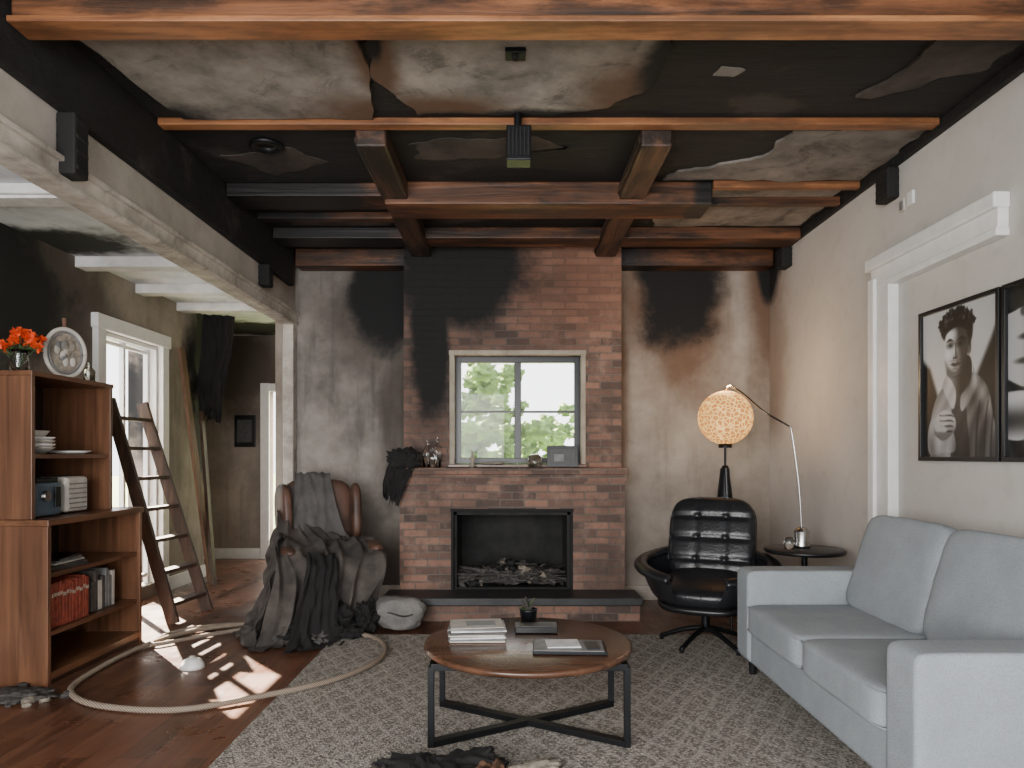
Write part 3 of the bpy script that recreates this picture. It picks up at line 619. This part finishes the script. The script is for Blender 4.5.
b.drape([((-.30, .22, .74), (-.34, -.15, .72)), ((-.38, .2, .68), (-.42, -.25, .66)), ((-.44, .14, .40), (-.48, -.38, .38)), ((-.54, .08, .14), (-.58, -.48, .12)), ((-.70, .0, .02), (-.66, -.62, .02))], 'cloth_brown', 40, 50, .05, 12, 5, .06)
b.drape([((-.22, -.36, .60), (-.02, -.38, .60)), ((-.26, -.54, .50), (-.04, -.54, .50)), ((-.32, -.62, .30), (-.06, -.62, .3)), ((-.40, -.70, .08), (-.06, -.68, .08)), ((-.48, -.82, .03), (-.04, -.80, .03))], 'cloth_black', 30, 40, .04, 8, 8, .06)
b.go()
b = B('burnt_fabric_scraps'); random.seed(8)
for i, (x, y, sx, sy, sz, m) in enumerate([(-1.50, 4.90, .34, .22, .12, 'cloth_black'), (-1.22, 4.98, .28, .2, .22, 'cloth_black'), (-1.78, 4.98, .34, .2, .08, 'cloth_brown'), (-1.06, 5.06, .16, .14, .24, 'cloth_black'), (-1.35, 4.86, .3, .12, .08, 'cloth_grey'), (-1.15, 4.90, .2, .12, .08, 'cloth_black'), (-1.6, 4.86, .2, .1, .06, 'cloth_grey'), (-1.42, 5.0, .3, .2, .24, 'cloth_black')]):
    b.cushion((x, y, .025 + sz * .3), (sx, sy, sz), m, 2.2, 18, (0, 0, i * 1.3), amp=.6, fs=2.5, seed=i + 5, flat=-.55)
b.go()

# ------------------------------------------------------------ bookcase
b = B('walnut_bookcase')
X0, X1, Y0, Y1 = -3.18, -2.60, 3.92, 4.92
b.bb(X0, X1, Y0, Y0 + .03, 0, .90, 'walnut', .002); b.bb(X0, X1, Y1 - .03, Y1, 0, .90, 'walnut', .002)
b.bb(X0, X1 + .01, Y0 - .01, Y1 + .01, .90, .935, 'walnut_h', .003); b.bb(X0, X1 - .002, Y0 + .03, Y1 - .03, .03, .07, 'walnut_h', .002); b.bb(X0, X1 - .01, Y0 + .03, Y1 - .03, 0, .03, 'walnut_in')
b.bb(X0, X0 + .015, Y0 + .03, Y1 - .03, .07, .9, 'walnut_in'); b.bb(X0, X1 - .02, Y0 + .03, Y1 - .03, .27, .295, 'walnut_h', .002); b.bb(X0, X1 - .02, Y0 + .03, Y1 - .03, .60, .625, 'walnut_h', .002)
X2 = -2.71; Ya, Yb = 3.95, 4.75
b.bb(X0, X2, Ya, Ya + .028, .935, 1.75, 'walnut', .002); b.bb(X0, X2, Yb - .028, Yb, .935, 1.75, 'walnut', .002)
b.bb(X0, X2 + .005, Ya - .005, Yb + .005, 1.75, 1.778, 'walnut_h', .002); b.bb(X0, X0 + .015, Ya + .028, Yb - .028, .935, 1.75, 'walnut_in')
b.bb(X0, X2 - .01, Ya + .028, Yb - .028, 1.28, 1.305, 'walnut_h', .002); b.go()
b = B('book_row_red'); y = 3.97; random.seed(6)
while y < 4.36:
    w = random.uniform(.022, .038); h = random.uniform(.23, .27); b.box((-2.74, y + w / 2, .296 + h / 2), (.17, w - .003, h), 'red', None, .003); b.bb(-2.655, -2.652, y + .003, y + w - .006, .295 + h * .7, .295 + h * .78, 'cloth_pale'); y += w
b.go()
b = B('book_row_white')
for i in range(7):
    w = random.uniform(.03, .05); h = random.uniform(.17, .27); b.box((-2.75, y + .06 + w / 2, .300 + h / 2), (.16, w - .004, h), random.choice(['offwhite', 'p_md', 'cloth_brown', 'p_lt']), (random.uniform(-.03, .03), 0, 0), .003); y += w
b.go()
b = B('papers_pile')
for i in range(5): b.box((-2.76, 4.25, .632 + i * .012), (.18 - i * .01, .28, .01), ['p_dk', 'cloth_brown', 'offwhite', 'p_md', 'blackframe'][i], (0, 0, i * .1 - .2), .002)
b.go()
b = B('ceramic_bowl_stack')
for i in range(4): b.lathe([(.001, 0), (.05, 0), (.10, .035), (.105, .04), (.10, .04), (.05, .008), (.001, .008)], (-2.84, 4.17, 1.307 + i * .02), 'white' if i % 2 else 'offwhite', 28)
b.lathe([(.001, 0), (.04, 0), (.075, .05), (.07, .05), (.03, .01)], (-2.84, 4.17, 1.395), 'offwhite', 28); b.go()
b = B('serving_plate'); b.lathe([(.001, 0), (.08, 0), (.13, .018), (.125, .02), (.07, .006)], (-2.85, 4.5, 1.307), 'white', 30); b.go()
b = B('coffee_maker'); b.box((-2.83, 4.13, 1.04), (.2, .24, .20), 'bluegrey', None, .02); b.box((-2.83, 4.13, 1.15), (.18, .20, .03), 'metal', None, .008); b.cyl((-2.722, 4.08, 1.06), (-2.70, 4.08, 1.06), .035, .03, 'chrome'); b.box((-2.72, 4.19, 1.05), (.01, .05, .12), 'metal', None, .002); b.tube([(-2.8, 4.02, 1.10), (-2.76, 3.995, 1.08), (-2.76, 3.995, 1.0), (-2.8, 4.02, .97)], .008, 'metal'); b.go()
b = B('white_toaster'); b.box((-2.84, 4.42, 1.055), (.20, .22, .22), 'offwhite', None, .02)
for i in range(6): b.box((-2.737, 4.42, .97 + i * .03), (.004, .18, .008), 'p_md')
b.box((-2.85, 4.42, 1.168), (.04, .16, .006), 'black'); b.go()
b = B('flower_vase', (-2.90, 4.12, 1.779))
b.lathe([(.001, 0), (.04, 0), (.05, .04), (.045, .11), (.055, .14), (.05, .14), (.04, .1), (.044, .04), (.001, .01)], (0, 0, 0), 'glass')
random.seed(9)
for i in range(22):
    a = random.random() * 6.28; r = random.uniform(.0, .14); h = random.uniform(.18, .26) - r * .3; c = Vector((math.cos(a) * r, math.sin(a) * r, h))
    b.tube([(0, 0, .02), (c.x * .4, c.y * .4, h * .6), tuple(c)], .003, 'green', 5, 3)
    for k in range(26):
        d = Vector((random.gauss(0, 1), random.gauss(0, 1), random.gauss(.3, .8))).normalized(); t1 = d.cross(Vector((.3, .5, .8))).normalized() * .013; e = c + d * random.uniform(.03, .042)
        b.add([c, c.lerp(e, .6) + t1, e, c.lerp(e, .6) - t1], [[0, 1, 2, 3]], 'orange', True)
for i in range(12):
    a = i * .55; b.tube([(0, 0, .12), (math.cos(a) * .07, math.sin(a) * .07, .15), (math.cos(a) * .12, math.sin(a) * .12, .13)], lambda q: .012 * (1 - q) + .002, 'green', 5, 3)
b.go()
b = B('oval_framed_plate', (-2.82, 4.42, 1.779), math.radians(60))
def ring(rx, rz, y0, mat, r):
    b.tube([(math.cos(i * math.pi / 12) * rx, y0, .165 + math.sin(i * math.pi / 12) * rz) for i in range(25)], r, mat, 8, 2)
ring(.12, .15, 0, 'offwhite', .014); ring(.098, .128, -.004, 'p_md', .006)
b.slab([(math.cos(i * math.pi / 12) * .115, .0, .165 + math.sin(i * math.pi / 12) * .145) for i in range(24)], (0, .01, 0), 'rubble')
random.seed(12)
for i in range(12): b.sph((random.uniform(-.05, .05), -.004, .165 + random.uniform(-.07, .07)), (.02, .006, .03), random.choice(['p_md', 'offwhite', 'rubble']), 8, 6)
b.box((0, .04, .05), (.02, .01, .12), 'ladderw', (.5, 0, 0)); b.box((0, .0, .006), (.12, .05, .012), 'ladderw'); b.go()
bottle('glass_decanter', -2.80, 4.64, 1.779, .13, .035)
b = B('wooden_rod'); b.cyl((-2.95, 4.66, 1.779), (-3.02, 4.72, 2.22), .014, .014, 'plankw', 10); b.go()

# ------------------------------------------------------------ ladder & planks
b = B('wooden_ladder')
A0, A1 = Vector((-2.60, 5.38, 0)), Vector((-3.20, 5.56, 1.74)); C0, C1 = Vector((-2.54, 5.84, 0)), Vector((-3.18, 6.02, 1.74))
def plank(b, p, q, w, t, mat, side):
    p, q = Vector(p), Vector(q); d = (q - p).normalized(); s_ = Vector(side); s_ = (s_ - d * s_.dot(d)).normalized(); n = d.cross(s_)
    vs = [P + s_ * a * w / 2 + n * c * t / 2 for P in (p, q) for a, c in ((-1, -1), (1, -1), (1, 1), (-1, 1))]
    b.add(vs, [[0, 1, 2, 3], [7, 6, 5, 4], [0, 4, 5, 1], [1, 5, 6, 2], [2, 6, 7, 3], [3, 7, 4, 0]], mat, False)
plank(b, A0, A1, .035, .09, 'ladderw', (0, 1, 0)); plank(b, C0, C1, .035, .09, 'ladderw', (0, 1, 0))
for i in range(7):
    t = (i + .6) / 7.2; plank(b, A0.lerp(A1, t), C0.lerp(C1, t), .09, .028, 'ladderw', (1, 0, 0))
b.go()
b = B('leaning_plank'); plank(b, (-3.05, 7.1, 0), (-3.24, 6.85, 2.35), .10, .03, 'plankw', (0, 1, 0)); b.go()
b = B('leaning_plank'); plank(b, (-2.98, 7.0, 0), (-3.24, 7.3, 1.75), .07, .03, 'ladderw', (0, 1, 0)); b.go()
b = B('hanging_burnt_insulation'); b.drape([((-3.25, 7.36, 2.78), (-2.95, 7.44, 2.78)), ((-3.26, 7.33, 2.4), (-2.98, 7.44, 2.4)), ((-3.28, 7.3, 2.0), (-3.04, 7.44, 2.05)), ((-3.26, 7.3, 1.7), (-3.08, 7.44, 1.65))], 'cloth_black', 24, 30, .06, 8, 6, .1); b.go()
b = B('small_picture_frame'); b.bb(-3.48, -3.22, 8.77, 8.8, 1.40, 1.80, 'blackframe', .004); b.bb(-3.44, -3.26, 8.765, 8.772, 1.46, 1.74, 'p_dk'); b.go()

# ------------------------------------------------------------ pictures: flat black-and-white prints (tones stored per vertex)
NW, NH = 170, 214
UU, VV = np.meshgrid(np.linspace(0, 1, NW), np.linspace(0, 1, NH))
def sm(x, a, b):
    t = np.clip((x - a) / (b - a), 0, 1); return t * t * (3 - 2 * t)
class Canvas:
    def __init__(s, base): s.c = base.copy()
    def mask(s, pts, soft=.012, smooth=True):
        P = [Vector((p[0], p[1], 0)) for p in pts]
        if smooth: P = catmull(P + [P[0]], 5)[:-1]
        P = np.array([(p.x, p.y * 1.27) for p in P]); x, y = UU, VV * 1.27
        inside = np.zeros_like(x, bool); dist = np.full_like(x, 9.)
        for i in range(len(P)):
            a, b_ = P[i], P[(i + 1) % len(P)]
            d = b_ - a; L2 = max(d @ d, 1e-12); t = np.clip(((x - a[0]) * d[0] + (y - a[1]) * d[1]) / L2, 0, 1)
            dist = np.minimum(dist, np.hypot(x - a[0] - t * d[0], y - a[1] - t * d[1]))
            c = ((a[1] > y) != (b_[1] > y)) & (x < (b_[0] - a[0]) * (y - a[1]) / (b_[1] - a[1] + 1e-12) + a[0]); inside ^= c
        return np.clip(.5 + np.where(inside, dist, -dist) / soft, 0, 1)
    def p(s, pts, val, soft=.012, al=1., smooth=True):
        m = s.mask(pts, soft, smooth) * al; s.c = s.c * (1 - m) + val * m; return m
    def e(s, cx, cy, rx, ry, val, soft=.3, al=1.):
        d = np.hypot((UU - cx) / rx, (VV - cy) / ry); m = np.clip((1 - d) / soft + .5, 0, 1) * al; s.c = s.c * (1 - m) + val * m
rngp = np.random.RandomState(4)
C = Canvas(.66 + .08 * (1 - UU) - .06 * VV)
C.p([(-.1, -.1), (-.1, .74), (.10, .62), (.22, .42), (.30, -.1)], .02, .05, 1, False)
C.p([(1.1, -.1), (1.1, .98), (.90, .72), (.72, .50), (.6, -.1)], .02, .05, 1, False)
fold = .10 * np.sin(15 * UU + 9 * VV + 3 * np.sin(6 * VV + 4 * UU)) + .05 * np.sin(38 * UU - 23 * VV + 2 * np.sin(9 * VV))
jk = np.clip(.26 + fold + .12 * (1 - sm(UU, .2, .8)), .03, 1)
C.p([(.12, -.1), (.10, .18), (.16, .36), (.28, .47), (.42, .53), (.66, .55), (.84, .47), (.92, .32), (.95, -.1)], jk)
C.p([(.40, -.05), (.41, .20), (.44, .46), (.58, .48), (.62, .25), (.64, -.05)], np.clip(.12 + fold * .3, .01, 1))
C.p([(.35, .50), (.37, .64), (.64, .66), (.68, .53), (.60, .45), (.48, .41)], .34 - .30 * sm(UU, .40, .56))
C.p([(.28, .48), (.35, .55), (.47, .44), (.43, .32)], jk + .18); C.p([(.70, .58), (.68, .48), (.54, .40), (.56, .30), (.74, .45)], jk + .10)
face = .72 - .58 * sm(UU + .25 * (VV - .7), .41, .56) - .12 * sm(-VV, -.68, -.56)
C.e(.645, .715, .030, .05, .22, .4)
C.p([(.31, .78), (.315, .70), (.325, .63), (.36, .575), (.41, .545), (.49, .545), (.57, .585), (.62, .66), (.64, .78), (.60, .88), (.38, .89)], face)
C.e(.41, .82, .06, .03, .85, 1.2, .6); C.e(.365, .695, .03, .025, .85, 1.2, .55)
C.e(.40, .752, .050, .022, .07, 1.3, .85); C.e(.535, .752, .052, .024, .04, 1.3, .85)
C.p([(.335, .775), (.39, .797), (.44, .775), (.40, .778)], .02, .012); C.p([(.49, .775), (.55, .797), (.61, .768), (.55, .775)], .015, .012)
C.e(.40, .746, .016, .008, .01, .5); C.e(.535, .747, .016, .008, .01, .5)
C.p([(.445, .76), (.455, .70), (.435, .672), (.47, .66), (.50, .672), (.485, .70), (.465, .76)], .14, .02, .75); C.e(.450, .705, .007, .045, .9, 1.2, .7); C.e(.462, .66, .038, .008, .03, .8, .8)
C.p([(.395, .622), (.435, .632), (.465, .627), (.50, .633), (.545, .618), (.50, .604), (.44, .603)], .15, .012); C.p([(.40, .621), (.46, .618), (.54, .617), (.46, .613)], .01, .007); C.e(.46, .590, .03, .008, .07, 1.2, .5)
C.p([(.325, .65), (.38, .60), (.46, .575), (.54, .60), (.61, .68), (.60, .60), (.50, .54), (.42, .535), (.35, .57)], .06, .04, .65)
C.e(.465, .643, .07, .008, .07, 1.2, .45)
C.p([(.315, .79), (.27, .83), (.26, .90), (.33, .955), (.40, .975), (.52, .98), (.63, .955), (.69, .89), (.69, .79), (.65, .72), (.635, .76), (.615, .82), (.56, .85), (.48, .862), (.40, .85), (.345, .83)], .015, .02)
for i in range(190):
    a = rngp.uniform(-.1, 3.25); r = rngp.uniform(.55, 1.12); x = .475 + math.cos(a) * .215 * r; y = .875 + math.sin(a) * .105 * r
    C.e(x, y, rngp.uniform(.010, .026), rngp.uniform(.008, .02), rngp.choice([.01, .015, .02, .10, .22]), .5, .85)
C.p([(.30, .03), (.10, .02), (.07, .16), (.14, .27), (.30, .25), (.44, .16), (.46, .04)], jk + .06)
hand = .62 - .34 * sm(-VV, -.26, -.14)
C.p([(.16, .16), (.18, .26), (.26, .31), (.36, .315), (.45, .27), (.47, .20), (.40, .14), (.28, .11)], hand)
for i in range(4):
    C.p([(.24 + i * .012, .292 - i * .036), (.40, .286 - i * .036), (.46 - i * .01, .262 - i * .03), (.40, .274 - i * .036), (.25, .280 - i * .036)], .03, .010, .85)
    C.e(.30, .29 - i * .035, .06, .010, .8, 1.2, .5)
C.p([(.17, .22), (.25, .24), (.33, .20), (.34, .17), (.26, .17), (.19, .18)], .64, .015, .8)
for x, w in ((.72, .014), (.82, .012), (.90, .01)): C.p([(x, -.05), (x + .01, .18), (x + .05, .34), (x + .05 + w, .34), (x + .02 + w, .18), (x + w, -.05)], .04, .02, .8)
C.c += rngp.normal(0, .012, C.c.shape)
man = C.c
C = Canvas(.05 + .05 * np.sin(14 * UU + 20 * VV + 3 * np.sin(8 * UU)))
C.p([(-.1, .50), (-.1, .80), (.08, .86), (.30, .88), (.6, .84), (.8, .7), (.7, .5), (.5, .42), (.2, .40)], .60 - .5 * sm(UU, .1, .5))
C.p([(-.1, .12), (.15, .10), (.4, .2), (.45, .32), (.25, .38), (-.1, .36)], .40 + .25 * np.sin(22 * VV)); C.e(.22, .70, .10, .02, .03, .8); C.e(.2, .56, .12, .02, .12, .8); C.e(.5, .6, .2, .2, .03, 1.5)
for i in range(60): C.e(rngp.uniform(0, 1), rngp.uniform(.84, 1), .04, .03, rngp.choice([.01, .1, .25]), .6, .8)
wom = C.c
def picture(name, Y1, w, z0, h, img):
    b = B(name); Y0 = Y1 - w; X = 2.318; fw = .022
    b.bb(X - .03, X, Y0, Y1, z0, z0 + fw, 'blackframe', .002); b.bb(X - .03, X, Y0, Y1, z0 + h - fw, z0 + h, 'blackframe', .002)
    b.bb(X - .0295, X, Y0, Y0 + fw, z0 + fw, z0 + h - fw, 'blackframe', .002); b.bb(X - .0295, X, Y1 - fw, Y1, z0 + fw, z0 + h - fw, 'blackframe', .002)
    b.bb(X - .010, X, Y0 + fw, Y1 - fw, z0 + fw, z0 + h - fw, 'p_lt'); ob = b.go()
    iy, iw, iz, ih = Y1 - fw, w - 2 * fw, z0 + fw, h - 2 * fw
    vs = [(X - .012, iy - UU[j, i] * iw, iz + VV[j, i] * ih) for j in range(NH) for i in range(NW)]
    fs = [(j * NW + i, j * NW + i + 1, (j + 1) * NW + i + 1, (j + 1) * NW + i) for j in range(NH - 1) for i in range(NW - 1)]
    me = bpy.data.meshes.new('print'); me.from_pydata(vs, [], fs); me.materials.append(M['print'])
    at = me.color_attributes.new('tone', 'FLOAT_COLOR', 'POINT'); g = np.clip(img, .004, 1).ravel() ** 1.75
    at.data.foreach_set('color', np.stack([g, g, g, np.ones_like(g)], 1).ravel())
    pr = bpy.data.objects.new('print', me); scene.collection.objects.link(pr); pr.parent = ob
picture('framed_portrait', 3.945, .65, 1.268, .825, man)
picture('framed_portrait', 3.275, .65, 1.268, .825, wom)

# ------------------------------------------------------------ outdoors
one('ground_lawn', -30, 30, 9.2, 60, -.35, -.3, 'lawn')
random.seed(21)
def tree(x, y, h, r, n, vs=1.0):
    b = B('tree'); b.cyl((x, y, -.3), (x, y, h), .12, .06, 'ladderw', 10)
    for i in range(n):
        c = (x + random.gauss(0, r * .5), y + random.gauss(0, r * .4), h + random.gauss(0, r * .5) * vs); q = random.uniform(.07, .22) * r
        b.cushion(c, (q * 2, q * 2, q * 1.5), 'foliage', 2, 5, None, amp=.9, fs=3, seed=i)
    b.go()
tree(-.75, 14, 1.7, 1.1, 110, 1.2); tree(.9, 24, 1.2, 1.5, 60); tree(-3.4, 22, 2.0, 1.6, 40); tree(2.3, 20, 1.6, 1.2, 50)
one('sun_block_slab', -1.9, 2.4, 6.5, 8.4, 2.65, 2.75, 'trim')  # added slab, out of view, blocks sun from the back window

# ------------------------------------------------------------ light
W = bpy.data.worlds.new('daylight'); scene.world = W; W.use_nodes = True
bg = W.node_tree.nodes['Background']; bg.inputs[0].default_value = (.97, .98, 1, 1); bg.inputs[1].default_value = 4.6
def light(name, typ, loc, target, energy, color=(1, 1, 1), **kw):
    L = bpy.data.lights.new(name, typ); L.energy = energy; L.color = color
    for k, v in kw.items(): setattr(L, k, v)
    o = bpy.data.objects.new(name, L); o.location = loc; o.rotation_euler = (Vector(target) - Vector(loc)).to_track_quat('-Z', 'Y').to_euler(); scene.collection.objects.link(o); return o
light('sun', 'SUN', (-8, 12, 8), (-7, 10.85, 6.9), 80, (1, .86, .68), angle=.01)
light('front_fill_light', 'AREA', (-1.4, -1.4, 1.6), (.6, 5, 1.4), 260, (1, .98, .955), shape='RECTANGLE', size=2.6, size_y=1.8)  # added fill lamp behind the camera, no window modelled there

# ------------------------------------------------------------ camera
cam = bpy.data.cameras.new('camera'); cam.sensor_width = 36; cam.lens = 700 / 1024 * 36; cam.shift_y = (455 - 384) / 1024; cam.clip_end = 200
co = bpy.data.objects.new('camera', cam); co.location = (0, 0, 1.3); co.rotation_euler = (math.pi / 2, 0, 0); scene.collection.objects.link(co); scene.camera = co
